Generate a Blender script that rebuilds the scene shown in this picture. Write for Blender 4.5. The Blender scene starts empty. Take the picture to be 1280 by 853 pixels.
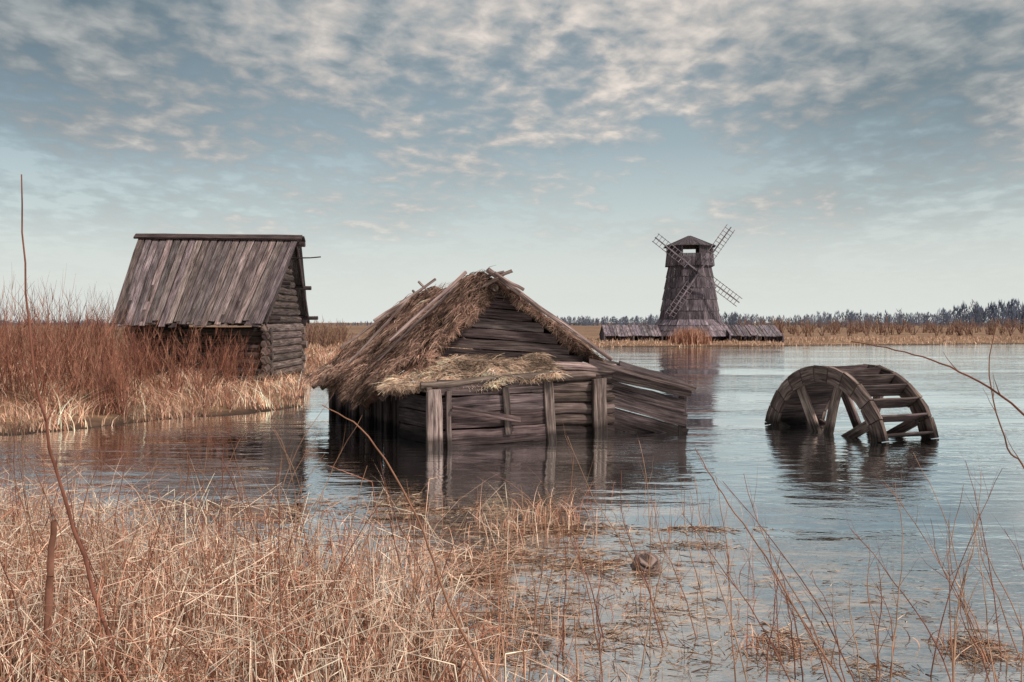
import bpy, math, random
import numpy as np
from mathutils import Vector, Matrix, noise as mn
random.seed(7); rng=np.random.default_rng(11)
S=bpy.context.scene
S.view_settings.view_transform='Standard'; S.view_settings.look='None'; S.view_settings.exposure=0
R=random.uniform

# ------------------------------------------------------------------ materials
def newmat(name):
    m=bpy.data.materials.new(name); m.use_nodes=True
    nt=m.node_tree; nt.nodes.clear()
    return m,nt,nt.nodes,nt.links
def ramp(N,stops,interp='LINEAR'):
    r=N.new('ShaderNodeValToRGB'); r.color_ramp.interpolation=interp
    e=r.color_ramp.elements
    while len(e)<len(stops): e.new(0.5)
    for i,(p,c) in enumerate(stops):
        e[i].position=p
        e[i].color=(c,c,c,1) if isinstance(c,(int,float)) else (*c,1)
    return r
def mathn(N,L,op,a,b=None,c=None,clamp=False):
    n=N.new('ShaderNodeMath'); n.operation=op; n.use_clamp=clamp
    for i,v in enumerate((a,b,c)):
        if v is None: continue
        if isinstance(v,(int,float)): n.inputs[i].default_value=v
        else: L.new(v,n.inputs[i])
    return n.outputs[0]
def mixc(N,L,fac,a,b,mode='MIX'):
    n=N.new('ShaderNodeMix'); n.data_type='RGBA'; n.blend_type=mode
    for idx,v in ((0,fac),(6,a),(7,b)):
        if isinstance(v,(int,float)): n.inputs[idx].default_value=v
        elif isinstance(v,tuple): n.inputs[idx].default_value=(*v,1)
        else: L.new(v,n.inputs[idx])
    return n.outputs[2]
def noisen(N,L,vec,scale,detail=4,rough=.5,dist=0):
    n=N.new('ShaderNodeTexNoise'); n.inputs['Scale'].default_value=scale
    n.inputs['Detail'].default_value=detail; n.inputs['Roughness'].default_value=rough
    n.inputs['Distortion'].default_value=dist
    if vec is not None: L.new(vec,n.inputs['Vector'])
    return n.outputs['Fac']

def wood_mat(name,lo,hi,across=34,wet=True):
    m,nt,N,L=newmat(name)
    out=N.new('ShaderNodeOutputMaterial'); b=N.new('ShaderNodeBsdfPrincipled')
    uv=N.new('ShaderNodeUVMap'); uv.uv_map='UVMap'
    mp=N.new('ShaderNodeMapping'); mp.inputs['Scale'].default_value=(1.6,across,1); L.new(uv.outputs[0],mp.inputs[0])
    g=noisen(N,L,mp.outputs[0],1.0,6,.65,.6)
    mp2=N.new('ShaderNodeMapping'); mp2.inputs['Scale'].default_value=(.7,3,1); L.new(uv.outputs[0],mp2.inputs[0])
    g2=noisen(N,L,mp2.outputs[0],2.0,4,.6)
    mid=tuple((a+c)*.42 for a,c in zip(lo,hi))
    r=ramp(N,[(.32,tuple(x*.18 for x in lo)),(.41,lo),(.53,mid),(.68,hi)]); L.new(g,r.inputs[0])
    r2=ramp(N,[(.3,.40),(.7,1.35)]); L.new(g2,r2.inputs[0])
    c=mixc(N,L,1.0,r.outputs[0],r2.outputs[0],'MULTIPLY')
    at=N.new('ShaderNodeAttribute'); at.attribute_name='Col'
    c=mixc(N,L,1.0,c,at.outputs['Color'],'MULTIPLY')
    if wet:
        ge=N.new('ShaderNodeNewGeometry'); sp=N.new('ShaderNodeSeparateXYZ'); L.new(ge.outputs['Position'],sp.inputs[0])
        wn=noisen(N,L,ge.outputs['Position'],4,3)
        z=mathn(N,L,'ADD',sp.outputs[2],mathn(N,L,'MULTIPLY',wn,-.2))
        rw=ramp(N,[(.0,.30),(.12,1.0)]); L.new(z,rw.inputs[0])
        c=mixc(N,L,1.0,c,rw.outputs[0],'MULTIPLY')
    L.new(c,b.inputs['Base Color']); b.inputs['Roughness'].default_value=.85
    b.inputs['Specular IOR Level'].default_value=.2
    bp=N.new('ShaderNodeBump'); bp.inputs['Strength'].default_value=1.0; bp.inputs['Distance'].default_value=.016
    L.new(g,bp.inputs['Height']); L.new(bp.outputs[0],b.inputs['Normal'])
    L.new(b.outputs[0],out.inputs[0]); return m
def attr_mat(name,nscale=6):
    m,nt,N,L=newmat(name)
    out=N.new('ShaderNodeOutputMaterial'); b=N.new('ShaderNodeBsdfDiffuse')
    at=N.new('ShaderNodeAttribute'); at.attribute_name='Col'
    ge=N.new('ShaderNodeNewGeometry')
    n=noisen(N,L,ge.outputs['Position'],nscale,2,.6)
    r=ramp(N,[(.3,.6),(.7,1.3)]); L.new(n,r.inputs[0])
    L.new(mixc(N,L,1.0,at.outputs['Color'],r.outputs[0],'MULTIPLY'),b.inputs[0]); b.inputs['Roughness'].default_value=.5
    L.new(b.outputs[0],out.inputs[0]); return m

M_grey=wood_mat('weathered_grey_boards',(.130,.094,.092),(.40,.320,.310))
M_dark=wood_mat('dark_boards',(.050,.034,.034),(.175,.130,.125))
M_mid=wood_mat('weathered_logs',(.10,.067,.060),(.34,.258,.225),26)
M_mill=wood_mat('mill_shingles',(.085,.066,.074),(.21,.175,.19),12)
M_straw=attr_mat('dry_straw')
M_twig=attr_mat('twig_bark')
M_thatchbase=attr_mat('thatch_base',14)
M_far=attr_mat('far_trees',.05)

# ------------------------------------------------------------------ mesh helpers
def mk_mesh(name,verts,quads,cols,mat,smooth=False):
    verts=np.asarray(verts,dtype=np.float32); quads=np.asarray(quads,dtype=np.int32)
    k=quads.shape[1]; me=bpy.data.meshes.new(name)
    me.vertices.add(len(verts)); me.vertices.foreach_set('co',verts.ravel())
    me.loops.add(quads.size); me.loops.foreach_set('vertex_index',quads.ravel())
    me.polygons.add(len(quads)); me.polygons.foreach_set('loop_start',np.arange(0,quads.size,k,dtype=np.int32))
    me.update(calc_edges=True)
    a=me.color_attributes.new('Col','FLOAT_COLOR','POINT')
    c4=np.ones((len(verts),4),dtype=np.float32); c4[:,:3]=np.clip(cols,0,.9) if cols is not None else 1; a.data.foreach_set('color',c4.ravel())
    me.materials.append(mat)
    if smooth: me.polygons.foreach_set('use_smooth',np.ones(len(quads),dtype=bool))
    o=bpy.data.objects.new(name,me); S.collection.objects.link(o); return o
def empty(name,loc):
    e=bpy.data.objects.new(name,None); e.location=loc; e.empty_display_size=.5; S.collection.objects.link(e); return e
def par(o,e):
    o.parent=e; o.matrix_parent_inverse=Matrix.Translation(-Vector(e.location)); return o

def blades(name,root,h,w,lean,col,mat=None,segs=4,droop=None,curve=2.0):
    N=len(root); h=np.asarray(h); 
    t=np.linspace(0,1,segs+1)[None,:,None]
    up=np.zeros((N,1,3)); up[:,0,2]=1
    ln=np.zeros((N,1,3)); ln[:,0,:2]=lean
    hh=h[:,None,None]
    P=root[:,None,:]+up*hh*(t-(0 if droop is None else droop[:,None,None])*t**3)+ln*hh*t**curve
    a=rng.uniform(0,math.pi,N); wd=np.stack([np.cos(a),np.sin(a),np.zeros(N)],1)[:,None,:]
    ww=np.asarray(w)*np.ones(N); W=wd*ww[:,None,None]*(1.02-t)*.5
    V=np.stack([P-W,P+W],2).reshape(-1,3)
    base=(np.arange(N)*(segs+1)*2)[:,None]; s=np.arange(segs)[None,:]*2
    q=np.stack([base+s,base+s+1,base+s+3,base+s+2],-1).reshape(-1,4)
    C=np.repeat(col,(segs+1)*2,axis=0)
    return mk_mesh(name,V,q,C,mat or M_straw)
def stick_arrays(P0,P1,r0,r1,col,sides=3):
    P0=np.asarray(P0,float);P1=np.asarray(P1,float);r0=np.asarray(r0,float);r1=np.asarray(r1,float);col=np.asarray(col,float)
    d=P1-P0; d/=np.linalg.norm(d,axis=1,keepdims=True)+1e-9
    ref=np.where(np.abs(d[:,2:3])>.9,np.array([[1.,0,0]]),np.array([[0,0,1.]]))
    u=np.cross(d,ref); u/=np.linalg.norm(u,axis=1,keepdims=True); v=np.cross(d,u)
    rings=[]
    for P,r in ((P0,r0),(P1,r1)):
        for k in range(sides):
            a=2*math.pi*k/sides
            rings.append(P+(u*math.cos(a)+v*math.sin(a))*r[:,None])
    V=np.stack(rings,1).reshape(-1,3); N=len(P0); b=(np.arange(N)*2*sides)[:,None]
    q=np.stack([np.concatenate([b+k,b+(k+1)%sides,b+sides+(k+1)%sides,b+sides+k],1) for k in range(sides)],1).reshape(-1,4)
    return V,q,np.repeat(col,2*sides,axis=0)
class Sticks:
    def __init__(s): s.a=[];s.b=[];s.r0=[];s.r1=[];s.c=[]
    def add(s,a,b,r0,r1,c): s.a.append(tuple(a));s.b.append(tuple(b));s.r0.append(r0);s.r1.append(r1);s.c.append(c)
    def build(s,name,mat=None,sides=3):
        V,q,C=stick_arrays(s.a,s.b,s.r0,s.r1,s.c,sides); return mk_mesh(name,V,q,C,mat or M_twig,sides>3)
def poly(st,pts,r0,r1,col,sub=4,wob=0.0,branches=0,blen=.3):
    P=[Vector(p) for p in pts]; P=[P[0]*2-P[1]]+P+[P[-1]*2-P[-2]]; out=[]
    for i in range(1,len(P)-2):
        for k in range(sub):
            t=k/sub; a,b,c,d=P[i-1:i+3]
            out.append(.5*((2*b)+(c-a)*t+(2*a-5*b+4*c-d)*t*t+(-a+3*b-3*c+d)*t**3)+Vector((R(-wob,wob),R(-wob,wob),R(-wob,wob))))
    out.append(P[-2]); n=len(out)-1
    for i in range(n):
        f0=i/n;f1=(i+1)/n
        st.add(out[i],out[i+1],r0+(r1-r0)*f0,r0+(r1-r0)*f1,col)
    for _ in range(branches):
        i=random.randint(n//4,n-1); d=(out[i+1]-out[i]).normalized()
        d=(d+Vector((R(-1,1),R(-1,1),R(-.2,.8)))*.7).normalized(); p=out[i]; L=blen*R(.4,1); rr=(r0+(r1-r0)*i/n)*.6
        for k in range(4):
            q=p+d*L/4; st.add(p,q,rr*(1-k*.2),rr*(.8-k*.2),col); p=q; d=(d+Vector((R(-.2,.2),R(-.2,.2),R(-.05,.25)))).normalized()

class MB:
    def __init__(s): s.V=[];s.F=[];s.UV=[];s.C=[];s.mi=[]
    def face(s,idx,uv,c): s.F.append(idx); s.UV.extend(uv); s.C.extend([c]*len(idx))
    def plank(s,p0,p1,w,t,n,seg=3,warp=.006,w1=None,tone=None,jit=.25):
        p0=Vector(p0);p1=Vector(p1);d=p1-p0;L=d.length;d.normalize();n=Vector(n)
        sd=d.cross(n).normalized(); n=sd.cross(d).normalized()
        if tone is None: tone=1
        g=tone*(1+R(-jit,jit)); c=(g*R(.95,1.05),g*R(.96,1.02),g*R(.94,1.05))
        b=len(s.V); ou=R(0,50);ov=R(0,50); w1=w if w1 is None else w1
        for i in range(seg+1):
            f=i/seg; ww=(w+(w1-w)*f)*R(.95,1.04); o=sd*R(-warp,warp)+n*R(-warp,warp); m=p0+d*L*f+o; e=d*R(-.02,.02) if i in(0,seg) else Vector()
            for a,bb in ((-1,-1),(1,-1),(1,1),(-1,1)):
                s.V.append(m+sd*a*ww/2+n*bb*t/2+(e*a))
        pv=[0,w,w+t,2*w+t,2*w+2*t]
        for i in range(seg):
            u0=ou+L*i/seg;u1=ou+L*(i+1)/seg
            for k in range(4):
                a=b+i*4+k;a2=b+i*4+(k+1)%4
                s.face((a,a2,a2+4,a+4),[(u0,ov+pv[k]),(u0,ov+pv[k+1]),(u1,ov+pv[k+1]),(u1,ov+pv[k])],c)
        for bb,rev in ((b,True),(b+seg*4,False)):
            idx=(bb,bb+3,bb+2,bb+1) if rev else (bb,bb+1,bb+2,bb+3)
            s.face(idx,[(ou,ov),(ou+t,ov),(ou+t,ov+w),(ou,ov+w)],tuple(x*.8 for x in c))
    def log(s,p0,p1,r,r1=None,sides=9,seg=5,warp=.012,tone=1,jit=.22):
        p0=Vector(p0);p1=Vector(p1);d=p1-p0;L=d.length;d.normalize()
        ref=Vector((0,0,1)) if abs(d.z)<.9 else Vector((1,0,0)); u=d.cross(ref).normalized(); v=d.cross(u)
        g=tone*(1+R(-jit,jit)); c=(g,g*R(.96,1.02),g*R(.94,1.04)); b=len(s.V); ou=R(0,50);ov=R(0,50); r1=r if r1 is None else r1
        for i in range(seg+1):
            f=i/seg; m=p0+d*L*f+u*R(-warp,warp)+v*R(-warp,warp); rr=(r+(r1-r)*f)*R(.94,1.05)
            for k in range(sides):
                a=2*math.pi*k/sides; s.V.append(m+(u*math.cos(a)+v*math.sin(a))*rr)
        for i in range(seg):
            for k in range(sides):
                a=b+i*sides+k;a2=b+i*sides+(k+1)%sides; u0=ou+L*i/seg;u1=ou+L*(i+1)/seg; v0=ov+k*2*math.pi*r/sides;v1=ov+(k+1)*2*math.pi*r/sides
                s.face((a,a2,a2+sides,a+sides),[(u0,v0),(u0,v1),(u1,v1),(u1,v0)],c)
        for bb in (b,b+seg*sides):
            idx=list(range(bb,bb+sides)); 
            if bb==b: idx=idx[::-1]
            s.face(tuple(idx),[(ou+math.cos(k)*.05,ov+math.sin(k)*.05) for k in range(sides)],tuple(x*1.15 for x in c))
    def quad(s,a,b_,c_,d_,c=(1,1,1)):
        b=len(s.V); s.V+= [Vector(a),Vector(b_),Vector(c_),Vector(d_)]; l=(Vector(b_)-Vector(a)).length; h=(Vector(d_)-Vector(a)).length; o=R(0,40)
        s.face((b,b+1,b+2,b+3),[(o,o),(o,o+l),(o+h,o+l),(o+h,o)],c)
    def build(s,name,mat,parent=None,bevel=0):
        me=bpy.data.meshes.new(name); me.from_pydata([tuple(v) for v in s.V],[],s.F); 
        uv=me.uv_layers.new(name='UVMap'); uv.data.foreach_set('uv',np.array(s.UV,dtype=np.float32).ravel())
        a=me.color_attributes.new('Col','FLOAT_COLOR','CORNER'); c=np.ones((len(s.C),4),dtype=np.float32); c[:,:3]=np.array(s.C); a.data.foreach_set('color',c.ravel())
        me.materials.append(mat); me.update()
        o=bpy.data.objects.new(name,me); S.collection.objects.link(o)
        if bevel: 
            m=o.modifiers.new('b','BEVEL'); m.width=bevel; m.segments=1
        if parent: par(o,parent)
        return o

# ------------------------------------------------------------------ terrain
LAKE=np.array([(-0.1,3.4),(-0.5,5.0),(-1.2,6.3),(-3.2,7.2),(-5.2,8.1),(-9,9.0),(-16,10),(-30,10.8),(-30,13.8),(-15,14.4),(-8.8,14.9),(-7.6,16.6),(-5.8,18.3),(-5.1,20.3),(-6.2,26),(-7,34),(-7.5,46),(-3,60),(5.4,66),(9,69),(15,71),(21,71.5),(30,74),(47,79),(90,84),(200,90),(200,-4),(30,-1),(6,1.4),(2,2.4)],float)
def lake_sd(x,y):
    x=np.asarray(x,float);y=np.asarray(y,float); d=np.full(x.shape,1e9); ins=np.zeros(x.shape,bool); n=len(LAKE)
    for i in range(n):
        ax,ay=LAKE[i];bx,by=LAKE[(i+1)%n]; dx,dy=bx-ax,by-ay
        t=np.clip(((x-ax)*dx+(y-ay)*dy)/(dx*dx+dy*dy),0,1); d=np.minimum(d,np.hypot(x-ax-t*dx,y-ay-t*dy))
        c=((ay>y)!=(by>y))&(x<(bx-ax)*(y-ay)/((by-ay) if by!=ay else 1e-9)+ax); ins^=c
    return np.where(ins,-d,d)
def wob(x,y): return (np.sin(x*1.7+.6*y)+np.sin(y*2.3-.8*x+1.3)+np.sin(x*.55+2)+np.sin(y*.41+x*.23))*.25
def land(x,y):
    x=np.asarray(x,float);y=np.asarray(y,float)
    sd=lake_sd(x,y)+wob(x,y)*.35*np.clip(y/12,.4,3)
    h=np.where(sd>0,np.minimum(.03+sd*.075,.36),np.maximum(sd*.16,-.9))
    return h+np.where(sd>0,wob(x*2.1,y*1.9)*.03,0)
def axis(lo,hi,n,c,k):
    a=np.arcsinh((lo-c)/k);b=np.arcsinh((hi-c)/k); return c+k*np.sinh(np.linspace(a,b,n))
gx=axis(-1800,1800,300,-2,9); gy=axis(-30,3000,300,9,9)
X,Y=np.meshgrid(gx,gy); Z=land(X,Y); V=np.stack([X,Y,Z],-1).reshape(-1,3)
nx=len(gx);ny=len(gy); ii=(np.arange(ny-1)[:,None]*nx+np.arange(nx-1)[None,:]).ravel()
q=np.stack([ii,ii+1,ii+nx+1,ii+nx],1)
m,nt,N,L=newmat('marsh_ground'); out=N.new('ShaderNodeOutputMaterial'); b=N.new('ShaderNodeBsdfPrincipled')
ge=N.new('ShaderNodeNewGeometry'); n1=noisen(N,L,ge.outputs['Position'],1.3,8,.65); n2=noisen(N,L,ge.outputs['Position'],.06,5,.6)
r=ramp(N,[(.3,(.09,.05,.035)),(.5,(.22,.14,.09)),(.72,(.42,.29,.19))]); L.new(n1,r.inputs[0])
r2=ramp(N,[(.35,(.75,.6,.5)),(.65,(1.25,1.15,1.0))]); L.new(n2,r2.inputs[0])
gc=mixc(N,L,1.0,r.outputs[0],r2.outputs[0],'MULTIPLY')
sp=N.new('ShaderNodeSeparateXYZ'); L.new(ge.outputs['Position'],sp.inputs[0]); rw=ramp(N,[(.0,(.16,.13,.12)),(.11,(1,1,1))]); L.new(sp.outputs[2],rw.inputs[0])
L.new(mixc(N,L,1.0,gc,rw.outputs[0],'MULTIPLY'),b.inputs['Base Color']); b.inputs['Roughness'].default_value=.95
bp=N.new('ShaderNodeBump'); bp.inputs['Distance'].default_value=.08; L.new(n1,bp.inputs['Height']); L.new(bp.outputs[0],b.inputs['Normal']); L.new(b.outputs[0],out.inputs[0])
g=mk_mesh('ground',V,q,None,m,True)

# ------------------------------------------------------------------ water
m,nt,N,L=newmat('lake_water'); out=N.new('ShaderNodeOutputMaterial')
ge=N.new('ShaderNodeNewGeometry'); P=ge.outputs['Position']
def mapped(sc,rot=0):
    mp=N.new('ShaderNodeMapping'); mp.inputs['Scale'].default_value=sc; mp.inputs['Rotation'].default_value=(0,0,rot); L.new(P,mp.inputs[0]); return mp.outputs[0]
w1=noisen(N,L,mapped((.55,1.5,1),.15),1.8,4,.5,.3)
w2=noisen(N,L,mapped((.6,1.2,1),-.2),8,3,.5,.2)
patch=noisen(N,L,mapped((.07,.25,1),.1),1.0,4,.6)
pr=ramp(N,[(.40,.14),(.60,1.0)]); L.new(patch,pr.inputs[0])
hh=mathn(N,L,'MULTIPLY',mathn(N,L,'ADD',w1,mathn(N,L,'MULTIPLY',w2,.28)),pr.outputs[0])
bp=N.new('ShaderNodeBump'); bp.inputs['Strength'].default_value=1; bp.inputs['Distance'].default_value=.030; L.new(hh,bp.inputs['Height'])
gl=N.new('ShaderNodeBsdfGlossy'); gl.inputs['Roughness'].default_value=.03; gl.inputs['Color'].default_value=(.94,.99,1.0,1); L.new(bp.outputs[0],gl.inputs['Normal'])
df=N.new('ShaderNodeBsdfDiffuse')
mk=noisen(N,L,mapped((.5,.9,1)),1.4,7,.62); rm=ramp(N,[(.35,(.04,.028,.024)),(.62,(.12,.095,.082))]); L.new(mk,rm.inputs[0])
vd=N.new('ShaderNodeVectorMath'); vd.operation='DISTANCE'; L.new(mapped((.50,.75,1)),vd.inputs[0]); vd.inputs[1].default_value=(.35,4.7,0)
rd=ramp(N,[(.25,1.0),(1.0,.0)]); L.new(mathn(N,L,'MULTIPLY',vd.outputs['Value'],.5),rd.inputs[0])
sn=noisen(N,L,mapped((1.2,2.6,1),.1),2.6,8,.74,.5); rs=ramp(N,[(.46,0.0),(.58,1.0)]); L.new(sn,rs.inputs[0])
silt=mathn(N,L,'MULTIPLY',rd.outputs[0],rs.outputs[0])
L.new(mixc(N,L,silt,rm.outputs[0],(.50,.41,.35)),df.inputs[0])
fr=N.new('ShaderNodeFresnel'); fr.inputs['IOR'].default_value=1.45
fac=mathn(N,L,'MULTIPLY_ADD',fr.outputs[0],.8,.62,clamp=True)
fac=mathn(N,L,'MULTIPLY',fac,mathn(N,L,'MULTIPLY_ADD',silt,-.6,1.0))
mx=N.new('ShaderNodeMixShader'); L.new(fac,mx.inputs[0]); L.new(df.outputs[0],mx.inputs[1]); L.new(gl.outputs[0],mx.inputs[2]); L.new(mx.outputs[0],out.inputs[0])
wv=[(-60,-20,0),(260,-20,0),(260,120,0),(-60,120,0)]
mk_mesh('water',wv,[(0,1,2,3)],None,m)

# ------------------------------------------------------------------ left log shed
def logwall(mb,a,b,z0,z1,r,over=.22,tone=1,slopeA=None):
    a=Vector((*a,0));b=Vector((*b,0));d=(b-a).normalized(); z=z0+r
    while z<z1:
        mb.log(a-d*over*R(.6,1.3)+Vector((0,0,z)),b+d*over*R(.6,1.3)+Vector((0,0,z)),r*1.04,tone=tone); z+=2*r*.97
sh=empty('log_shed',(-9.6,28.6,.3))
mb=MB(); x0,x1,y0,y1=-11.75,-7.62,26.5,30.6; zg=.12
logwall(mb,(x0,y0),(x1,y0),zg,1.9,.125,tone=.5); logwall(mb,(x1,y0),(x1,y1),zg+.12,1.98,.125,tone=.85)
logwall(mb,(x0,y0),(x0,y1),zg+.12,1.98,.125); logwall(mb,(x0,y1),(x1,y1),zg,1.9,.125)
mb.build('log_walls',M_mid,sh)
mb=MB(); z=2.1
while z<4.55:
    f=(z-1.95)/(4.75-1.95); ya=y0+(28.5-y0)*f; yb=y1-(y1-28.5)*f
    for xx in (x1,x0): mb.log((xx,ya+.02,z),(xx,yb-.02,z),.12,tone=.55)
    z+=.235
mb.build('gable_logs',M_mid,sh)
mb=MB(); n=21
for side in (0,1):
    for lay in (0,1):
        for i in range(n+lay):
            f=(i+.5-lay*.5)/n
            top=Vector((-12.3+f*5.15,28.5+(0.05 if side else -.05),4.78+.0-lay*-.03))
            bot=Vector((-11.92+f*4.34,25.6 if not side else 31.4,1.93+R(-.05,.05)))
            top.z+=R(-.015,.015)
            d=(bot-top); bot=top+d*R(.97,1.025)
            nn=Vector((0,-.75 if not side else .75,.66))
            mb.plank(top+nn*lay*.035,bot+nn*(lay*.035+R(0,.03)),.235 if lay==0 else .2,.028,nn,seg=5,warp=.014,w1=.215 if lay==0 else .185,tone=.98 if lay else .45,jit=.4)
mb.build('plank_roof',M_grey,sh)
mb=MB(); mb.plank((-12.52,28.38,4.86),(-6.95,28.3,4.8),.30,.06,(0,-.5,.86),seg=6,tone=.9); mb.plank((-12.5,28.72,4.85),(-6.95,28.7,4.78),.28,.06,(0,.5,.86),seg=6,tone=.55)
mb.log((-12.4,28.5,4.62),(-6.9,28.5,4.60),.09,tone=.6)
mb.log((-8.2,28.9,4.1),(-6.35,28.4,4.17),.03,.02,tone=.5)
for yy,zz in ((26.0,2.12),(27.2,3.25),(30.0,3.2),(31.0,2.15)): mb.log((-12.1,yy,zz),(-7.05,yy,zz),.07,tone=.7)
mb.plank((-7.2,28.45,4.65),(-7.42,25.7,1.95),.14,.04,(1,0,0),tone=.7); mb.plank((-7.2,28.6,4.65),(-7.42,31.2,1.98),.14,.04,(1,0,0),tone=.7)
mb.build('ridge_beams',M_dark,sh)

# ------------------------------------------------------------------ sunken thatched hut
hut=empty('thatched_log_hut',(-.6,16.5,0))
AF=Vector((-.32,15.0,2.74));AB=Vector((-2.25,20,2.44));LF=Vector((-2.2,14.2,.80));LB=Vector((-4.4,18.7,.66));RF=Vector((1.72,15.85,1.22));RB=Vector((-.23,20.9,1.0))
def bil(a,b,c,d,u,v): return a*(1-u)*(1-v)+b*u*(1-v)+c*(1-u)*v+d*u*v
def thatch(name,a,b,c,d,lump,nstraw,thick,col0,col1,length=(.25,.6),messy=.5,nu=60,nv=40,seed=0,nf=None,rag=0,liftk=1.0):
    nn=((b-a).cross(c-a)).normalized(); 
    if nf is None: nf=Vector((0,0,1))
    if nn.dot(nf)<0: nn=-nn
    V=[];C=[]
    def surf(u,v):
        v2=v*(1+rag*mn.noise(Vector((u*7,seed,.3))))
        p=bil(a,b,c,d,u,v2); h=mn.noise(Vector((p.x*1.3+seed,p.y*1.3,p.z*1.3)))*lump+mn.noise(Vector((p.x*3.3,p.y*3.3+seed,p.z*3.3)))*lump*.8+mn.noise(Vector((p.x*9,p.y*9+seed,p.z*9)))*lump*.3
        return p+nn*(h+thick*.5*(1-.6*abs(2*u-1)**6))+Vector((0,0,-.14*mn.noise(Vector((p.x*1.1,p.y*1.1,seed)))*v))
    for j in range(nv+1):
        for i in range(nu+1):
            u=i/nu;v=j/nv; V.append(tuple(surf(u,v))); k=R(.35,.7); C.append(tuple(x*k for x in col0))
    nb=len(V)
    for j in range(nv+1):
        for i in range(nu+1): V.append(tuple(Vector(V[j*(nu+1)+i])-nn*thick)); C.append(tuple(x*.3 for x in col0))
    F=[]
    for j in range(nv):
        for i in range(nu):
            q0=j*(nu+1)+i; F.append((q0,q0+1,q0+nu+2,q0+nu+1)); F.append((q0+nb,q0+nu+1+nb,q0+nu+2+nb,q0+1+nb))
    for i in range(nu):
        F.append((i,i+nb,i+1+nb,i+1)); k=nv*(nu+1)+i; F.append((k,k+1,k+1+nb,k+nb))
    for j in range(nv):
        k=j*(nu+1); F.append((k,k+nu+1,k+nu+1+nb,k+nb)); k+=nu; F.append((k,k+nb,k+nu+1+nb,k+nu+1))
    o1=par(mk_mesh(name+'_base',V,F,np.array(C),M_thatchbase),hut)
    st=Sticks(); down=((c-a)+(d-b)).normalized(); side=down.cross(nn)
    tufts=[(random.random(),random.random()**.8,random.gauss(0,messy*1.3),R(.5,1.5)) for _ in range(max(4,nstraw//60))]
    for k in range(nstraw):
        u=R(-.01,1.01); v=random.random(); ang=random.gauss(0,messy); lift=R(-.05,.22)*liftk; tn=1
        rr_=random.random()
        if rr_<.14: v=R(.93,1.0)
        elif rr_<.26: u=random.choice([R(-.02,.03),R(.97,1.02)]); ang=random.gauss(0,messy*1.3)
        elif rr_<.68:
            tu=random.choice(tufts); u=tu[0]+random.gauss(0,.02); v=min(1,max(0,tu[1]+random.gauss(0,.025))); ang=tu[2]+random.gauss(0,.4); lift=R(.0,.45)*liftk; tn=tu[3]
        p=surf(u,v)+nn*R(-.01,.04)
        dd=(down*math.cos(ang)+side*math.sin(ang)+nn*lift).normalized()
        L=R(*length)*(1 if v<.9 else .6); f=random.random()**1.3; cl=[col0[z]*(1-f)+col1[z]*f for z in range(3)]
        g_=(mn.noise(p*1.8)*1.1+1)*tn; cl=[x*g_ for x in cl]
        mid=p+dd*L*.5; e=mid+(dd+Vector((0,0,-.4))+nn*R(-.1,.1)).normalized()*L*.5; r0=R(.0025,.0065)
        st.add(p,mid,r0,r0,cl); st.add(mid,e,r0,r0*.4,cl)
    par(st.build(name+'_straws',M_straw),hut); return surf
TC0=(.15,.085,.065);TC1=(.66,.44,.345)
thatch('left_thatch',AF+Vector((-.02,-.10,0)),AB,LF,LB,.20,27000,.18,TC0,TC1,length=(.10,.38),messy=.8,seed=3,rag=.16)
thatch('right_thatch',AF+Vector((.05,.05,.0)),AB,RF+Vector((-.1,0,.04)),RB,.07,8000,.08,TC0,TC1,length=(.12,.35),messy=.8,seed=9)
fd=Vector((.4,-.9,.15))
thatch('verge_thatch',AF+Vector((.0,-.05,.02)),RF+Vector((.0,-.03,.06)),AF+Vector((-.02,-.02,-.10)),RF+Vector((-.10,0,-.03)),.035,1600,.07,TC0,TC1,length=(.05,.16),messy=1.0,nu=40,nv=4,seed=12,nf=fd,rag=.5,liftk=.4)
thatch('verge_thatch_left',AF+Vector((-.10,-.1,-.02)),LF+Vector((.1,-.1,.1)),AF+Vector((-.12,0,-.20)),LF+Vector((.45,.15,.20)),.06,2600,.09,TC0,TC1,length=(.06,.22),messy=1.0,nu=40,nv=8,seed=15,nf=fd,rag=.5,liftk=.5)
PB0=Vector((-1.9,14.95,1.28));PB1=Vector((.45,15.4,1.36));PF0=Vector((-1.98,13.62,.86));PF1=Vector((.72,14.25,1.12))
thatch('porch_thatch',PB0,PB1,PF0,PF1,.09,12000,.10,(.32,.21,.155),(.88,.66,.50),length=(.10,.34),messy=1.2,seed=5,rag=.12)
mb=MB()
mb.log((-.80,14.95,2.88),(-2.05,14.26,1.68),.034,.028,tone=2.3); mb.log((-.95,15.3,2.70),(-2.3,14.6,1.34),.03,.02,tone=1.9)
mb.log((-.42,14.74,2.90),(1.82,15.66,1.32),.05,.04,tone=1.5); mb.log((-.30,14.68,2.84),(.2,14.88,2.56),.03,tone=1.7)
mb.log((-.60,14.9,2.76),(-.14,14.80,2.88),.03,tone=1.7); mb.log((-.66,14.80,2.56),(.0,14.78,2.90),.03,tone=1.5)
mb.log((-1.5,16.8,2.84),(-2.6,16.1,2.02),.026,tone=1.9); mb.log((-2.0,18.9,2.72),(-3.6,17.9,1.45),.028,tone=1.7); mb.log((-1.9,16.1,2.5),(-3.0,15.7,1.25),.024,tone=1.7)
mb.log((-2.0,19.5,2.4),(-2.35,20.3,2.75),.03,tone=1.2); mb.log((-1.6,17.6,2.5),(-1.95,17.9,2.85),.025,tone=1.2)
for i in range(7):
    f=i/6; mb.log(AF.lerp(AB,f)+Vector((0,.1,-.1)),LF.lerp(LB,f)+Vector((0,.1,-.1)),.05,tone=.6); mb.log(AF.lerp(AB,f)+Vector((0,.15,-.1)),RF.lerp(RB,f)+Vector((0,.1,-.1)),.05,tone=.6)
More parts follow.
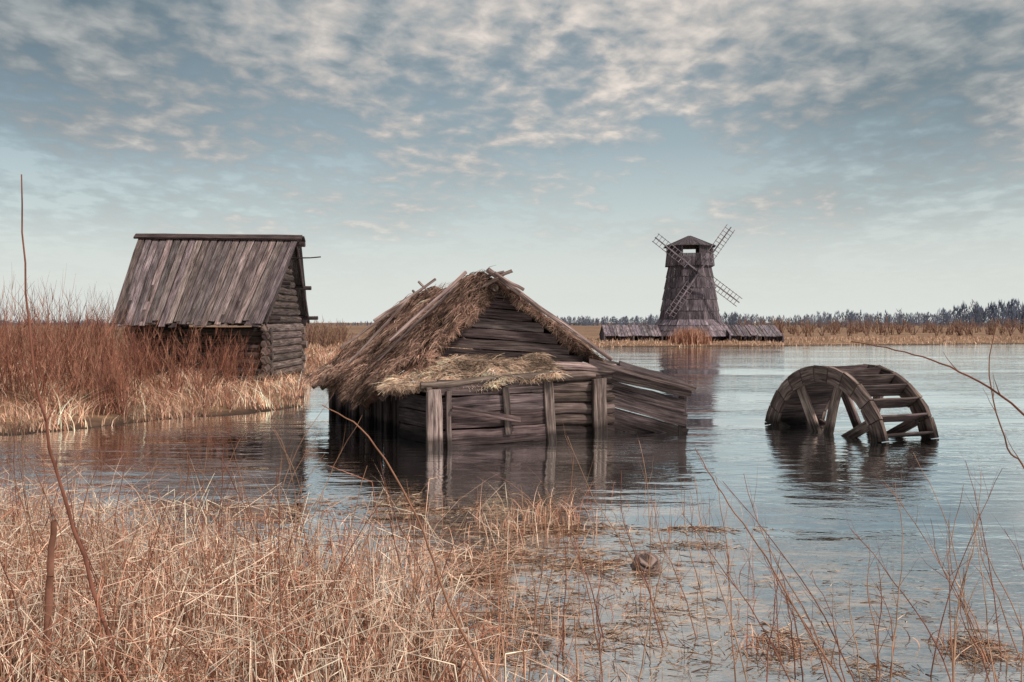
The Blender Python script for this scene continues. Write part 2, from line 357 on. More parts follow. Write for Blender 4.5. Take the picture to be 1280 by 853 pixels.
mb.log(AF+Vector((.02,-.1,-.12)),AB+Vector((0,0,-.12)),.07,tone=.7)
mb.build('roof_poles',M_mid,hut)
mb=MB(); gl_=Vector((-1.50,14.96,1.40));gr=Vector((1.34,15.72,1.20));ga=Vector((-.32,15.26,2.62)); nb=7
nrm=(gr-gl_).cross(ga-gl_).normalized()
if nrm.y>0: nrm=-nrm
for i in range(nb):
    f=(i+.5)/nb; a=gl_.lerp(ga,f);b_=gr.lerp(ga,f); hgt=(ga.z-1.31)/nb
    ex=.07; d=(b_-a).normalized(); tl=R(-.018,.018)
    mb.plank(a-d*ex+Vector((0,0,tl))+nrm*R(0,.05),b_+d*ex+Vector((0,0,-tl))+nrm*R(0,.05),hgt*.93,.035,nrm,seg=5,warp=.009,tone=R(.65,1.35))
mb.build('gable_boards',M_dark,hut,.005)
mb=MB(); A=Vector((-1.21,13.68,0));B=Vector((.67,14.36,0));Cc=Vector((-1.95,14.85,0))
fn=(B-A).cross(Vector((0,0,1))).normalized()
zz=-.28
for i in range(5):
    h=.27; mb.plank(A+Vector((0,0,zz+h/2+R(-.015,.015)))+fn*R(0,.035),B+Vector((0,0,zz+h/2+.03+R(-.02,.02)))+fn*R(0,.035),h*.95,.05,fn,seg=6,warp=.012,tone=R(.75,1.5)); zz+=h
fl=Vector((-1,-.6,0)).normalized(); zz=-.28
for i in range(4):
    mb.plank(A+Vector((0,.06,zz+.135)),Cc+Vector((0,0,zz+.135)),.25,.05,fl,seg=3,tone=R(.6,1.2)); zz+=.27
mb.plank(A+Vector((.25,-.10,.62)),A+Vector((1.35,.30,.40)),.10,.03,fn,seg=4,tone=1.6); mb.plank(A+Vector((1.1,.30,.95)),A+Vector((1.16,.33,.15)),.12,.03,fn,seg=3,tone=1.1)
mb.build('porch_planks',M_dark,hut,.006)
mb=MB()
mb.plank(A+Vector((-.02,-.06,-.5)),A+Vector((-.04,-.05,.93)),.27,.16,(.3,-1,0),seg=4,w1=.22,tone=1.5); mb.plank(A+Vector((.2,-.02,-.5)),A+Vector((.19,-.02,.9)),.08,.1,(.3,-1,0),tone=.8)
mb.plank(B+Vector((0.02,-.05,-.5)),B+Vector((-.08,-.05,1.10)),.16,.12,(.3,-1,0),seg=4,tone=1.3)
mb.plank((1.60,15.36,-.5),(1.57,15.42,.98),.25,.12,(.3,-1,0),seg=4,tone=1.25)
mb.log(A+Vector((-.25,-.1,.98)),B+Vector((.15,0,1.14)),.06,tone=1.1)
mb.log(A+Vector((-.1,-.15,.92)),Cc+Vector((-.1,.2,.95)),.05)
mb.log((.1,15.15,1.24),(1.9,15.62,1.16),.085,tone=1.6)
mb.log((.5,15.0,1.05),(1.5,15.5,1.04),.07,tone=1.2)
mb.build('posts_and_beams',M_mid,hut,.008)
mb=MB(); z=-.35
while z<1.1:
    mb.log((.35,15.2,z),(1.85,15.66,z-.02),.105,tone=.7); mb.log((-1.9,14.95,z),(.4,15.25,z),.105,tone=.5); z+=.2
mb.build('log_wall',M_mid,hut)
mb=MB(); wn=Vector((-.05,-1,0))
for i,zl in enumerate((1.10,.86,.62,.38,.14,-.10,-.34)):
    ln=3.14+R(-.07,.07)+(.14 if i==0 else 0); sl=(-.36-.02*i+ (.06 if i>3 else 0))
    mb.plank((1.66,15.62+.01*i,zl),(ln,15.38+.01*i,zl+sl),.235,.06,wn,seg=5,warp=.012,tone=R(.85,1.6) if i else 1.6)
mb.plank((1.4,15.5,1.30),(3.3,15.3,.80),.10,.12,wn,seg=5,tone=1.6)
mb.plank((2.0,15.9,1.22),(3.2,15.8,.86),.3,.04,(0,-.3,1),seg=5,tone=1.2)
mb.plank((1.3,15.9,1.34),(2.9,16.2,.98),.3,.04,(0,-.3,1),seg=5,tone=1.3)
mb.plank((3.08,15.44,-.5),(3.1,15.46,.74),.14,.1,wn,tone=.7)
mb.build('slumped_planks',M_dark,hut,.006)
mb=MB(); p0=Cc+Vector((.15,.1,0));p1=Vector((-3.95,19.0,0)); n=26
for i in range(n):
    f=i/(n-1); p=p0.lerp(p1,f); 
    mb.plank(p+Vector((0,0,-.5)),p+Vector((R(-.02,.02),0,.95)),.21,.04,(-1,-.4,0),tone=R(.4,1))
for f in (0,.2,.42,.62,.85,1):
    p=p0.lerp(p1,f)+Vector((-.08,-.04,0)); mb.log(p+Vector((0,0,-.5)),p+Vector((R(-.04,.04),R(-.05,.05),.85)),.065,tone=1.2)
mb.log(p0+Vector((-.15,-.5,.80)),p1+Vector((-.15,0,.70)),.06,tone=.9)
p2=Vector((-.2,20.9,0)); p3=Vector((1.7,15.8,0)); z=-.3
while z<1.0:
    mb.log(p1+Vector((0,0,z)),p2+Vector((0,0,z)),.12); mb.log(p2+Vector((0,0,z)),p3+Vector((0,0,z)),.12); z+=.23
mb.build('side_walls',M_dark,hut)

# ------------------------------------------------------------------ water wheel
wh=empty('water_wheel',(6.1,15.5,-.34))
ch=Vector((1.14,-2.76,0)).normalized(); ax=Vector((.924,.382,0)); Cw=Vector((5.61,15.42,-.34)); Ro=1.56; Wd=1.12
def wp(a,r,o): return Cw+ch*math.cos(a)*r+Vector((0,0,1))*math.sin(a)*r+ax*o
mb=MB()
segs=26
for o in (0,Wd):
    for i in range(segs):
        a0=2*math.pi*i/segs;a1=2*math.pi*(i+1)/segs
        tone=R(.65,1.35)*(1 if i%2 else .9); col=(tone,tone*.98,tone*.98); b=len(mb.V); uo=R(0,40)
        ri=Ro-.30; 
        for a in (a0+.006,(a0+a1)/2,a1-.006):
            for r_,oo in ((Ro,o-.045),(Ro,o+.045),(ri,o+.045),(ri,o-.045)): mb.V.append(wp(a,r_+R(-.016,.016),oo))
        for s in range(2):
            for k in range(4):
                i0=b+s*4+k;i1=b+s*4+(k+1)%4; vv=[0,.09,.39,.48,.78]
                mb.face((i0,i1,i1+4,i0+4),[(uo+s*.2,vv[k]+uo),(uo+s*.2,vv[k+1]+uo),(uo+s*.2+.2,vv[k+1]+uo),(uo+s*.2+.2,vv[k]+uo)],col)
        mb.face((b,b+3,b+2,b+1),[(0,0)]*4,col); mb.face((b+8,b+9,b+10,b+11),[(0,0)]*4,col)
mb.build('wheel_rims',M_mid,wh,.006)
mb=MB()
for i in range(30):
    a=2*math.pi*(i+.5)/30; 
    mb.plank(wp(a,Ro-.14,.05),wp(a,Ro-.14,Wd-.05),.25,.035,wp(a+math.pi/2,1,0)-Cw,seg=3,tone=R(.8,1.8))
mb.build('paddles',M_dark,wh)
mb=MB()
for i in range(40):
    a=2*math.pi*(i+.5)/40
    if math.cos(a)>0.12 and math.sin(a)>0: continue
    rad=wp(a,1,0)-Cw; mb.plank(wp(a,Ro-.28,-.02),wp(a,Ro-.28,Wd+.02),.23,.03,rad,seg=3,tone=R(.6,1.1))
mb.build('sole_boards',M_dark,wh)
mb=MB()
for o in (.06,Wd-.06):
    for k in range(8):
        a=math.pi/8+k*math.pi/4+.12; mb.plank(wp(a,.0,o),wp(a,Ro-.26,o),.16,.08,ax,seg=3,tone=R(.9,1.5))
    mb.plank(wp(.22,1.2,o),wp(math.pi-.22,1.2,o),.14,.08,ax,tone=1)
mb.log(wp(0,0,-.5),wp(0,0,Wd+.5),.14)
mb.build('spokes_and_axle',M_mid,wh)

# ------------------------------------------------------------------ windmill
wm=empty('windmill',(16.4,79,0)); cx,cy=16.4,79.0
mb=MB()
def ringpt(a,r,z): return Vector((cx+r*math.cos(a),cy+r*math.sin(a),z))
def octo(z0,z1,r0,r1,rows,per,tone=1,off=math.radians(22.5-8)):
    for s in range(8):
        a0=off+s*math.pi/4;a1=a0+math.pi/4
        for j in range(rows):
            f0=j/rows;f1=(j+1)/rows
            for k in range(per):
                def P(u,f,push=0):
                    r=r0+(r1-r0)*f+push; z=z0+(z1-z0)*f; return ringpt(a0,r,z).lerp(ringpt(a1,r,z),u)
                t=tone*R(.6,1.4); u0=k/per+.03/per;u1=(k+1)/per-.03/per; jj=R(-.02,.02)
                mb.quad(P(u0,f0+jj*.3,.07+jj),P(u1,f0+jj*.3,.07+jj),P(u1,f1,.01),P(u0,f1,.01),(t,t*.97,t))
                mb.quad(P(u0,f0+jj*.3,.07+jj),P(u0,f0,-.05),P(u1,f0,-.05),P(u1,f0+jj*.3,.07+jj),(t*.5,)*3)
octo(2.0,7.2,2.95,2.05,5,10,1.0)
octo(.75,2.25,4.15,2.95,3,16,1.7)
octo(-.2,.8,3.6,3.6,1,12,.5)
octo(7.15,8.25,2.3,2.25,1,10,1.0)
octo(7.15,7.16,2.05,2.3,1,1,.5)
mb.build('tower_shingles',M_mill,wm)
mb=MB()
for s in range(8):
    a=math.radians(14.5)+s*math.pi/4; mb.plank(ringpt(a,2.12,8.2),ringpt(a,2.12,9.1),.2,.2,(0,1,0),tone=.6)
    a1=a+math.pi/4
    for k in range(9):
        u=(k+.5)/9; b0=ringpt(a,2.5,8.95).lerp(ringpt(a1,2.5,8.95),u); t0=ringpt(a,.15,9.95).lerp(ringpt(a1,.15,9.95),u)
        mb.plank(b0,t0,.24,.05,(b0-Vector((cx,cy,8))).normalized()+Vector((0,0,1)),w1=.03,seg=2,tone=.8)
    if s%2==0: 
        for k in range(6): p=ringpt(a,2.1,8.2).lerp(ringpt(a1,2.1,8.2),(k+.5)/6); mb.plank(p,p+Vector((0,0,.85)),.26,.04,(p-Vector((cx,cy,p.z))),tone=.6)
mb.build('cap',M_mill,wm)
mb=MB(); hub=Vector((16.62,75.9,6.45))
mb.log(hub+Vector((0,-.35,0)),Vector((16.5,79,7.0)),.22)
for ang,Ln in ((math.radians(55),4.85),(math.radians(-37),4.5),(math.radians(142),5.0),(math.radians(-124),4.7)):
    d=Vector((math.cos(ang),R(-.04,.04),math.sin(ang))); pr_=Vector((-math.sin(ang),0,math.cos(ang)))
    mb.plank(hub,hub+d*Ln,.14,.12,(0,-1,0),w1=.09,seg=3,tone=1.6)
    for off in (-.42,.42): mb.plank(hub+d*1.3+pr_*off,hub+d*Ln+pr_*off,.05,.05,(0,-1,0),tone=1.7)
    k=1.3
    while k<=Ln: mb.plank(hub+d*k-pr_*.48+Vector((0,-.03,0)),hub+d*k+pr_*.48+Vector((0,-.03,0)),.045,.04,(0,-1,0),seg=1,tone=1.8); k+=.36
mb.build('sails',M_mill,wm)
mb=MB()
for xa,xb,sy in ((8.2,13.3,77.6),(19.3,24.0,77.6)):
    n=int((xb-xa)/.3)
    for i in range(n):
        x=xa+(i+.5)*(xb-xa)/n
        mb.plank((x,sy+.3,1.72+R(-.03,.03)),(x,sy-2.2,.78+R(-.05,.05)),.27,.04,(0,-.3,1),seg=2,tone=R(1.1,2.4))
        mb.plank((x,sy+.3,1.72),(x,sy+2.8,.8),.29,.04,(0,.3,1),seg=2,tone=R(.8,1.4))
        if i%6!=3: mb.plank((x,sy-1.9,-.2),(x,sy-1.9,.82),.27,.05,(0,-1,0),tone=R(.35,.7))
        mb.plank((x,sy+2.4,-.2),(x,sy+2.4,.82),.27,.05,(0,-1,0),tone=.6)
    for xx in (xa+.1,xb-.1):
        for k in range(9):
            y=sy-1.8+k*.5; top=1.65-abs(y-sy-.3)*.36; mb.plank((xx,y,-.2),(xx,y,top),.48,.05,(1,0,0),tone=.6)
    for x in (xa,(xa+xb)/2,xb): mb.plank((x,sy-2.1,-.2),(x,sy-2.1,.9),.14,.14,(0,-1,0),tone=1.4)
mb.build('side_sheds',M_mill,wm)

# ------------------------------------------------------------------ vegetation
def pick(n,pal,var=.2):
    pal=np.array(pal); i=rng.integers(0,len(pal),n); return pal[i]*rng.uniform(1-var,1+var,(n,1))
STRAW=[(.76,.48,.345),(.84,.60,.46),(.58,.33,.225),(.40,.195,.13),(.88,.71,.57)]
RED=[(.38,.145,.095),(.46,.20,.13),(.27,.10,.07),(.50,.27,.185)]
def scatter(n,xr,yr,sdmin,sdmax,dens=None,pw=1):
    x=rng.uniform(xr[0],xr[1],n); y=yr[0]+(yr[1]-yr[0])*rng.random(n)**pw
    sd=lake_sd(x,y)+wob(x,y)*.35; k=(sd>sdmin)&(sd<sdmax)
    x=x[k];y=y[k]; return np.stack([x,y,np.maximum(land(x,y),-.1)-.02],1)
def outside(P,boxes):
    k=np.ones(len(P),bool)
    for a,b,c,d in boxes: k&=~((P[:,0]>a)&(P[:,0]<b)&(P[:,1]>c)&(P[:,1]<d))
    return P[k]
def cn(P,s,o=0): return np.array([mn.noise(Vector((p[0]*s+o,p[1]*s,o))) for p in P])
SHB=[(-12,-7.4,26.3,30.9)]
P=outside(scatter(110000,(-30,-4),(13.5,50),-.15,60,pw=1.5),SHB); P=P[P[:,0]>-P[:,1]*.8-2]
cd_=cn(P,.8,5); P=P[rng.random(len(P))<.6+cd_*1.1]; n=len(P); cb_=cn(P,1.1,31); cl=cn(P,.55,17)
h=rng.uniform(.12,.6,n)*(1+cl*.9)
ln=np.stack([cn(P,.7,41),cn(P,.7,51)],1)*2.2
blades('dry_bank_grass',P,h,rng.uniform(.010,.028,n)*np.clip(P[:,1]/20,1,3),rng.normal(0,.5,(n,2))+ln,pick(n,STRAW[:4],.3)*(1+.9*cb_[:,None]),droop=rng.uniform(0,.8,n))
P=scatter(60000,(-14,120),(50,110),-.3,14,pw=.9); P=outside(P,[(8,24.3,75.5,82)]); n=len(P)
blades('far_reed_bank',P,rng.uniform(.10,.36,n),rng.uniform(.05,.12,n),rng.normal(0,.3,(n,2)),pick(n,[(.70,.48,.35),(.78,.57,.43),(.58,.37,.26)]),segs=2)
n=1500; P=np.stack([rng.normal(15.2,.7,n),rng.normal(73,.5,n),np.zeros(n)],1)
blades('reed_clump',P,rng.uniform(.8,1.7,n),.06,rng.normal(0,.2,(n,2)),pick(n,RED[1:]+STRAW[:1]),segs=3)

def shrub(st,x,y,z,H,n,col,rad=.011,spread=.45,br=5):
    for s in range(n):
        a=R(0,2*math.pi); sp=R(.05,spread); d=Vector((math.cos(a)*sp,math.sin(a)*sp,1)).normalized(); L=H*R(.55,1.05)
        p=Vector((x+R(-.25,.25)*H*.4,y+R(-.25,.25)*H*.4,z-.05)); ns=5; r=rad*R(.6,1.2); k_=R(.75,1.25); c=[v*k_ for v in random.choice(col)]
        for i in range(ns):
            q_=p+d*L/ns; st.add(p,q_,r*(1-i/ns*.75),r*(1-(i+1)/ns*.75),c)
            if i>0:
                for _ in range(br//2 if random.random()<.7 else br//2+1):
                    bd=(d+Vector((R(-1,1),R(-1,1),R(0,.6)))*.6).normalized(); bl=L*R(.12,.32); m_=q_+bd*bl*.5; e_=m_+(bd+Vector((R(-.3,.3),R(-.3,.3),.25))).normalized()*bl*.5
                    st.add(q_,m_,r*.45,r*.35,c); st.add(m_,e_,r*.35,r*.15,c)
            p=q_; d=(d+Vector((R(-.15,.15),R(-.15,.15),R(-.03,.08)))).normalized()
def clump_obj(name,pts,cols,**k):
    st=Sticks()
    for (x,y,H,n) in pts: shrub(st,x,y,float(land(x,y)),H,n,cols,**k)
    return st.build(name)
SHC=[(.37,.165,.11),(.47,.245,.17),(.26,.11,.08),(.19,.08,.06)]
pts=[]
for _ in range(40): x=R(-11.6,-7.6); y=R(20.2,25.6); pts.append((x,y,R(.9,1.6) if x>-8.8 else R(1.1,1.8),12))
clump_obj('willow_thicket',pts,SHC,rad=.010,spread=.6)
pts=[]
for _ in range(80):
    y=R(17.0,33); x=-y*.61+R(-1.5,3.0)*(y/20)
    if x>-12.3 and y>24: continue
    pts.append((x,y,R(1.2,2.5)*(1.12 if random.random()<.2 else 1),13))
clump_obj('willow_thicket',pts,SHC,rad=.011,spread=.55)
pts=[(R(-9.6,-6.2),R(16.6,20.5),R(.4,1.1),10) for _ in range(26)]
clump_obj('low_brush',pts,SHC,rad=.008,spread=.9)
st=Sticks(); RU=[(.28,.16,.115),(.34,.22,.15),(.24,.14,.115)]
for _ in range(260):
    y=R(95,150); x=R(24,120)
    shrub(st,x,y,.3,R(1.1,2.3),6,RU,rad=.07,spread=.8,br=4)
for _ in range(70):
    y=R(50,75); x=-y*R(.20,.26)+R(-1,1); shrub(st,x,y,.3,R(1.0,1.9),7,RU,rad=.035,spread=.8,br=4)
st.build('distant_brush')
def treeline(name,n,xr,yr,hr,pal,per=46):
    T=[];C=[]
    xs=rng.uniform(*xr,n); ys=rng.uniform(*yr,n); hm=.72+.2*np.sin(xs*.021+1)+.12*np.sin(xs*.083); hm*=np.clip(.42+(xs-40)/250,.30,1.2); hs=rng.uniform(*hr,n)*hm
    for x,y,h in zip(xs,ys,hs):
        k=rng.random((per,1)); ang=rng.uniform(0,6.28,(per,1)); rad=h*.28*(1-np.abs(k-.45)*1.4).clip(.1)*rng.random((per,1))**.5
        c=np.concatenate([x+rad*np.cos(ang),y+rad*np.sin(ang),h*(.08+.82*k)],1); s=h*rng.uniform(.04,.11,(per,1)); tilt=rng.normal(0,.5,(per,1))
        top=c+np.concatenate([tilt*s,0*s,s*1.5],1); l=c+np.concatenate([-s*.3,0*s,-s*.6],1); r_=c+np.concatenate([s*.3,s*.2,-s*.6],1)
        T.append(np.stack([top,l,r_],1).reshape(-1,3)); cc=np.array(pal[rng.integers(len(pal))])*rng.uniform(.75,1.25,(per,1)); C.append(np.repeat(cc,3,axis=0))
        tr=np.array([[x,y,h],[x-.012*h-.05,y,-.2],[x+.012*h+.05,y,-.2]]); T.append(tr); C.append(np.tile(np.array(pal[0])*.8,(3,1)))
    V=np.concatenate(T); C=np.concatenate(C); return mk_mesh(name,V,np.arange(len(V)).reshape(-1,3),C,M_far)
treeline('distant_treeline',1700,(-330,420),(395,470),(8.0,15.0),[(.14,.16,.22),(.17,.18,.23),(.12,.14,.19)])  # bluish palette: aerial haze painted into the tree colours
treeline('distant_treeline',600,(90,300),(250,300),(4.0,6.5),[(.18,.145,.155),(.21,.165,.165)],30)

# foreground reeds : clumped, matted, broken
P=scatter(30000,(-6.5,.6),(3.2,8.8),-.35,40); k=(P[:,0]>-P[:,1]*.75); P=P[k]
d_=cn(P,1.6,3); P=P[rng.random(len(P))<.30+d_*1.5]; n=len(P)
ld_=np.stack([cn(P,.9,7),cn(P,.9,13)],1)*3.4; br=cn(P,1.3,21)
blades('matted_reeds',P,rng.uniform(.08,.42,n),rng.uniform(.005,.013,n),rng.normal(0,.8,(n,2))+ld_,pick(n,STRAW,.3)*(1+br[:,None]*1.0),droop=rng.uniform(.3,1.1,n),segs=5)
st=Sticks()
for _ in range(3600):
    for t_ in range(6):
        x=R(-5.2,.5); y=R(3.5,8.3)
        if float(lake_sd(x,y))>-.3 and x>-y*.72: break
    c=random.choice(STRAW+STRAW[4:]*2+RED[1:2]); kk=R(.8,1.15); c=[v*kk for v in c]; z=max(0,float(land(x,y)))
    a=R(0,6.28); sp=abs(random.gauss(0,.6)); d=Vector((math.cos(a)*sp,math.sin(a)*sp,1)).normalized(); L=R(.15,.6); p=Vector((x,y,z-.02)); r=R(.002,.0045)
    q_=p+d*L; st.add(p,q_,r,r*.85,c)
    a+=R(-1,1); d=Vector((math.cos(a),math.sin(a),R(-1.2,.5))).normalized(); L2=L*R(.3,.9); e=q_+d*L2; e.z=max(e.z,z+.01); st.add(q_,e,r*.85,r*.4,c)
st.build('broken_reed_stalks',M_straw)
P=scatter(2200,(-6.5,.8),(3.6,9.2),-.8,40); n=len(P)
blades('tall_reeds',P,rng.uniform(.35,1.15,n),rng.uniform(.004,.009,n),rng.normal(0,.4,(n,2)),pick(n,STRAW+RED[1:2]),segs=6,droop=rng.uniform(0,.6,n),curve=2.5)
n=380; y=rng.uniform(5.0,9.5,n); x=rng.uniform(-.8,1.9,n)*y/6.5; P=np.stack([x,y,np.full(n,-.05)],1)
blades('water_reeds',P,rng.uniform(.15,.6,n),.006,rng.normal(0,.4,(n,2)),pick(n,STRAW[2:4]+RED),droop=rng.uniform(0,.5,n))
n=170; P=np.stack([rng.normal(.28,.28,n),rng.normal(8.3,.25,n),np.full(n,-.03)],1)
blades('reed_tuft',P,rng.uniform(.2,.65,n),.011,rng.normal(0,.7,(n,2)),pick(n,STRAW[:4]),droop=rng.uniform(.1,1.0,n),curve=2.6,segs=6)
n=150; P=np.stack([rng.normal(-.5,.25,n),rng.normal(6.9,.2,n),np.full(n,-.03)],1)
blades('reed_tuft',P,rng.uniform(.15,.45,n),.010,rng.normal(0,.8,(n,2)),pick(n,STRAW[:4]),droop=rng.uniform(.1,1.0,n),segs=6)
st=Sticks()
def mat_(cx_,cy_,sx,sy,n,pal,hgt=.018):
    for _ in range(n):
        x=random.gauss(cx_,sx);y=random.gauss(cy_,sy)
        if mn.noise(Vector((x*3,y*6,.5)))<R(-.5,.25): continue
        a=random.gauss(0,1.0); L=R(.03,.16); z=R(.0,hgt)*math.exp(-((x-cx_)/sx)**2-((y-cy_)/sy)**2)*2; c=random.choice(pal)
        st.add((x,y,z),(x+math.cos(a)*L,y+math.sin(a)*L,z+R(-.01,.012)),R(.0015,.004),.0015,c)
BR=[(.16,.085,.055),(.28,.155,.10),(.55,.36,.25),(.12,.06,.04),(.70,.51,.37)]
for a in ((.0,7.2,.5,.25,1500),(-.2,6.6,.25,.10,900),(.35,8.2,.5,.15,1200),(1.8,8.2,.35,.05,380),(1.5,7.6,.3,.10,220),(.3,6.0,.8,.5,1300),(1.0,6.8,.3,.3,300),(-2.5,9.2,1.2,.4,1200),(-.2,5.4,.5,.4,1900),(2.2,6.0,1.0,.6,260),(1.2,5.2,.8,.5,600),(-.3,9.0,.6,.15,400)): mat_(*a,BR)
for a in ((1.62,5.2,.14,.11,300),(2.78,5.15,.12,.09,260),(.62,7.0,.14,.06,250),(-.25,6.65,.16,.08,400),(2.1,4.75,.12,.08,120)): mat_(*a,BR,.07)
st.build('floating_straw',M_straw)
n=70
for cx_,cy_ in ((1.62,5.2),(2.75,5.15)):
    P=np.stack([rng.normal(cx_,.13,n),rng.normal(cy_,.1,n),np.full(n,-.02)],1)
    blades('reed_tuft',P,rng.uniform(.08,.32,n),.009,rng.normal(0,.9,(n,2)),pick(n,RED[1:2]+STRAW[:4]),droop=rng.uniform(.2,1.1,n),segs=6)
# twigs
st=Sticks(); TW=(.24,.105,.075); TW2=(.34,.18,.12)
poly(st,[(-1.75,4,.0),(-2.02,4,.89),(-2.17,4,1.41),(-2.27,4,2.01),(-2.29,4,2.69)],.011,.003,TW,5,.006,3,.12)
st.build('bare_sapling',sides=5)
st=Sticks(); poly(st,[(.05,3.5,0),(-.11,3.5,.52),(-.26,3.5,.83),(-.39,3.5,1.19),(-.59,3.5,1.53),(-.78,3.5,1.66)],.008,.002,TW2,6,.003,0); st.build('arched_stem',sides=5)
st=Sticks(); poly(st,[(2.9,4,0),(2.8,4,1.1),(2.4,4,1.57),(2.1,4,1.77),(1.84,4,1.86),(1.59,4,1.91)],.008,.002,TW,6,.003,3,.2)
poly(st,[(2.75,4.1,0),(2.45,4,1.2),(2.33,4,1.41),(2.24,4,1.75),(2.27,4,2.0)],.006,.0018,TW2,6,.003,3,.2)
poly(st,[(1.75,4,-.05),(1.57,4,.29),(1.39,4,.55),(1.2,4,.89),(.99,4,1.19),(.86,4,1.41)],.006,.002,TW2,6,.004,3,.25)
st.build('willow_sapling',sides=5)
for cxx,cyy,nn_ in ((1.5,4.6,10),(2.2,4.4,13),(2.9,4.8,14),(.9,5.0,6),(.4,4.6,5)):
    st=Sticks()
    for _ in range(nn_):
        x=cxx+R(-.35,.35);y=cyy+R(-.4,.4);a=R(-.7,.35);h=R(.5,1.3)
        poly(st,[(x,y,-.05),(x+a*.25*h,y+R(-.05,.05),h*.35),(x+a*.6*h,y,h*.7),(x+a*.85*h+R(-.1,.1),y,h)],.005,.0015,random.choice([TW,TW2,(.40,.25,.17)]),4,.006,5,.3)
    st.build('willow_sapling')
for cxx,cyy,nn_,hm in ((-2.6,4.6,26,1.3),(-1.6,4.2,22,1.3),(-1.0,4.8,16,1.3),(-3.6,6.0,26,1.45),(-2.0,6.4,20,1.45),(-.2,5.0,10,.9)):
    st=Sticks()
    for _ in range(nn_):
        x=cxx+R(-.6,.6);y=cyy+R(-.5,.6);a=R(-.55,.55);h=R(.5,1.0)*hm
        poly(st,[(x,y,-.05),(x+a*.2*h,y,h*.35),(x+a*.5*h,y,h*.7),(x+a*.8*h+R(-.1,.1),y,h)],.0055,.0015,random.choice([TW,TW2,(.42,.25,.17)]),4,.006,3,.22)
    st.build('bare_sapling')
st=Sticks(); poly(st,[(-2.28,4.1,-.1),(-2.24,4.08,.5),(-2.20,4.04,.8),(-2.17,4.02,1.06)],.022,.013,(.24,.12,.085),4,.006,3,.15); st.build('rotten_stake',sides=7)
ds=empty('driftwood_stump',(1.09,6.9,0)); mb=MB()
mb.log((1.06,6.98,-.1),(1.10,6.86,.07),.13,.105,sides=14,seg=4,warp=.006,tone=3.0); mb.log((1.10,6.855,.072),(1.102,6.85,.082),.085,.08,sides=14,seg=1,warp=0,tone=3.4)
mb.build('stump_body',M_mid,ds,.008)

# ------------------------------------------------------------------ world
w=bpy.data.worlds.new('World'); S.world=w; w.use_nodes=True; nt=w.node_tree; N=nt.nodes; L=nt.links; N.clear()
out=N.new('ShaderNodeOutputWorld'); bg=N.new('ShaderNodeBackground'); bg.inputs['Strength'].default_value=.1; L.new(bg.outputs[0],out.inputs[0])
EL=math.radians(44); AZ=math.radians(125)
sky=N.new('ShaderNodeTexSky'); sky.sky_type='NISHITA'; sky.sun_disc=False; sky.sun_elevation=EL; sky.sun_rotation=AZ; sky.dust_density=2.0; sky.air_density=1.0
tc=N.new('ShaderNodeTexCoord'); sp=N.new('ShaderNodeSeparateXYZ'); L.new(tc.outputs['Generated'],sp.inputs[0])
z=mathn(N,L,'MAXIMUM',sp.outputs[2],0.0); zd=mathn(N,L,'ADD',z,.18)
cb=N.new('ShaderNodeCombineXYZ'); L.new(mathn(N,L,'DIVIDE',sp.outputs[0],zd),cb.inputs[0]); L.new(mathn(N,L,'DIVIDE',sp.outputs[1],zd),cb.inputs[1])
mp=N.new('ShaderNodeMapping'); mp.inputs['Rotation'].default_value=(0,0,-.45); mp.inputs['Location'].default_value=(6.2,2.1,0); mp.inputs['Scale'].default_value=(1.15,1,1); L.new(cb.outputs[0],mp.inputs[0]); cv=mp.outputs[0]
ns=noisen(N,L,cv,11,4,.52,.2); nl=noisen(N,L,cv,1.1,5,.55,.2); nm=noisen(N,L,cv,3.4,4,.55,.2)
def blob(dx,dz,rad):
    v=Vector((dx,1,dz)).normalized(); d=N.new('ShaderNodeVectorMath'); d.operation='DISTANCE'; L.new(tc.outputs['Generated'],d.inputs[0]); d.inputs[1].default_value=v
    s=mathn(N,L,'ADD',mathn(N,L,'MULTIPLY',d.outputs['Value'],1/rad),mathn(N,L,'MULTIPLY_ADD',nl,1.6,-.8)); r=ramp(N,[(0,1.0),(1.0,0.0)],'EASE'); L.new(s,r.inputs[0]); return r.outputs[0]
darkR=blob(.48,.26,.30); darkL=blob(-.58,.40,.42); gap=blob(.12,.16,.22); bright=blob(.17,.37,.24)
elv=ramp(N,[(0,.0),(.06,.15),(.14,.75),(.22,1.0)],'EASE'); L.new(z,elv.inputs[0])
dens=mathn(N,L,'ADD',mathn(N,L,'ADD',mathn(N,L,'MULTIPLY',nl,.75),mathn(N,L,'MULTIPLY',ns,.45)),mathn(N,L,'MULTIPLY',nm,.4))
dens=mathn(N,L,'ADD',dens,mathn(N,L,'MULTIPLY',mathn(N,L,'MINIMUM',z,.35),.75))
dens=mathn(N,L,'ADD',dens,mathn(N,L,'MULTIPLY',gap,-.13))
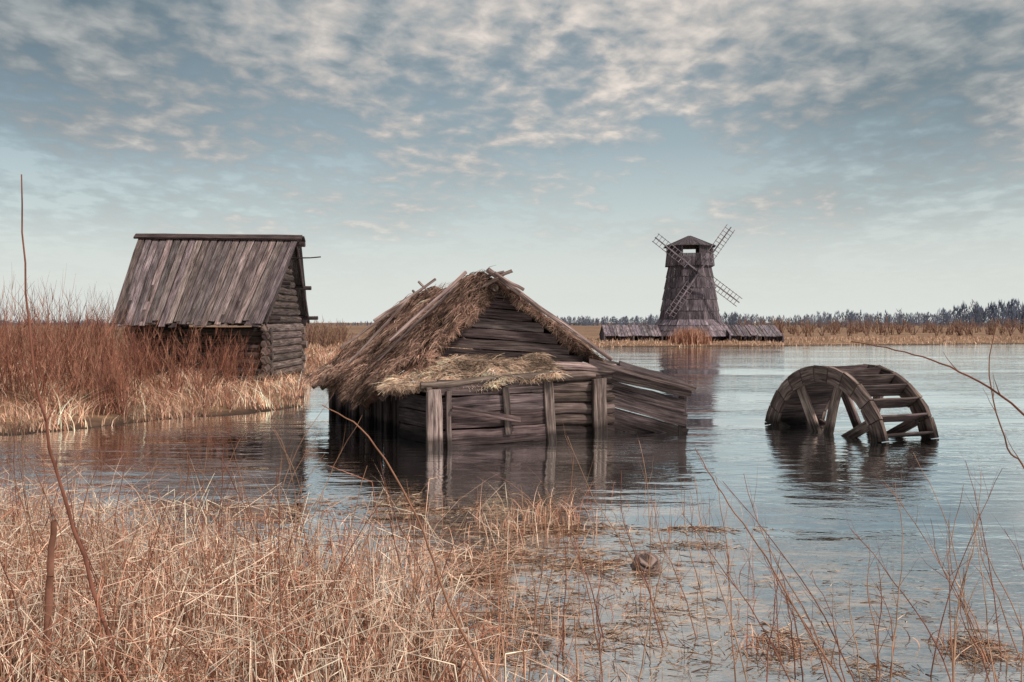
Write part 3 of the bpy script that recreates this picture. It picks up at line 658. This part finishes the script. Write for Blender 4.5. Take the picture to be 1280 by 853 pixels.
rc=ramp(N,[(.32,0.0),(.57,1.0)]); L.new(mathn(N,L,'MULTIPLY_ADD',dens,1.0,-.45),rc.inputs[0])
tint=ramp(N,[(0,(1,1,1)),(.12,(.56,.84,.83)),(.35,(.26,.50,.54))]); L.new(z,tint.inputs[0])
clear=mixc(N,L,1.0,sky.outputs[0],tint.outputs[0],'MULTIPLY')
rh=ramp(N,[(0,.95),(.08,.78),(.2,.38),(.4,.08)]); L.new(z,rh.inputs[0])
hz=mixc(N,L,rh.outputs[0],clear,(7.7,8.0,7.65))
val=mathn(N,L,'ADD',mathn(N,L,'ADD',mathn(N,L,'MULTIPLY',ns,.45),mathn(N,L,'MULTIPLY',nm,.3)),mathn(N,L,'MULTIPLY',nl,.25))
val=mathn(N,L,'ADD',val,mathn(N,L,'MULTIPLY',bright,.06))
rcol=ramp(N,[(.37,(.17,.23,.27)),(.47,(.33,.375,.40)),(.56,(.54,.52,.50)),(.66,(.82,.74,.67))]); L.new(val,rcol.inputs[0])
cc=mixc(N,L,1.0,rcol.outputs[0],(10.,10.,10.),'MULTIPLY')
cc=mixc(N,L,mathn(N,L,'MULTIPLY',darkR,.95),cc,(.46,.57,.64),'MULTIPLY')
cc=mixc(N,L,mathn(N,L,'MULTIPLY',darkL,.95),cc,(.44,.55,.63),'MULTIPLY')
mask=mathn(N,L,'MULTIPLY',rc.outputs[0],elv.outputs[0])
L.new(mixc(N,L,mask,hz,cc),bg.inputs['Color'])
ld=bpy.data.lights.new('sun','SUN'); ld.energy=3.6; ld.angle=math.radians(4); ld.color=(1,.91,.82)
lo=bpy.data.objects.new('sun',ld); S.collection.objects.link(lo)
dv=Vector((math.sin(AZ)*math.cos(EL),math.cos(AZ)*math.cos(EL),math.sin(EL))); lo.rotation_euler=dv.to_track_quat('Z','Y').to_euler()
# ------------------------------------------------------------------ camera
cd=bpy.data.cameras.new('camera'); cd.lens=30; cd.sensor_width=36; cd.clip_end=6000; cd.clip_start=.05
co=bpy.data.objects.new('camera',cd); S.collection.objects.link(co); co.location=(0,0,2.0); co.rotation_euler=(math.radians(90-1.26),0,0); S.camera=co
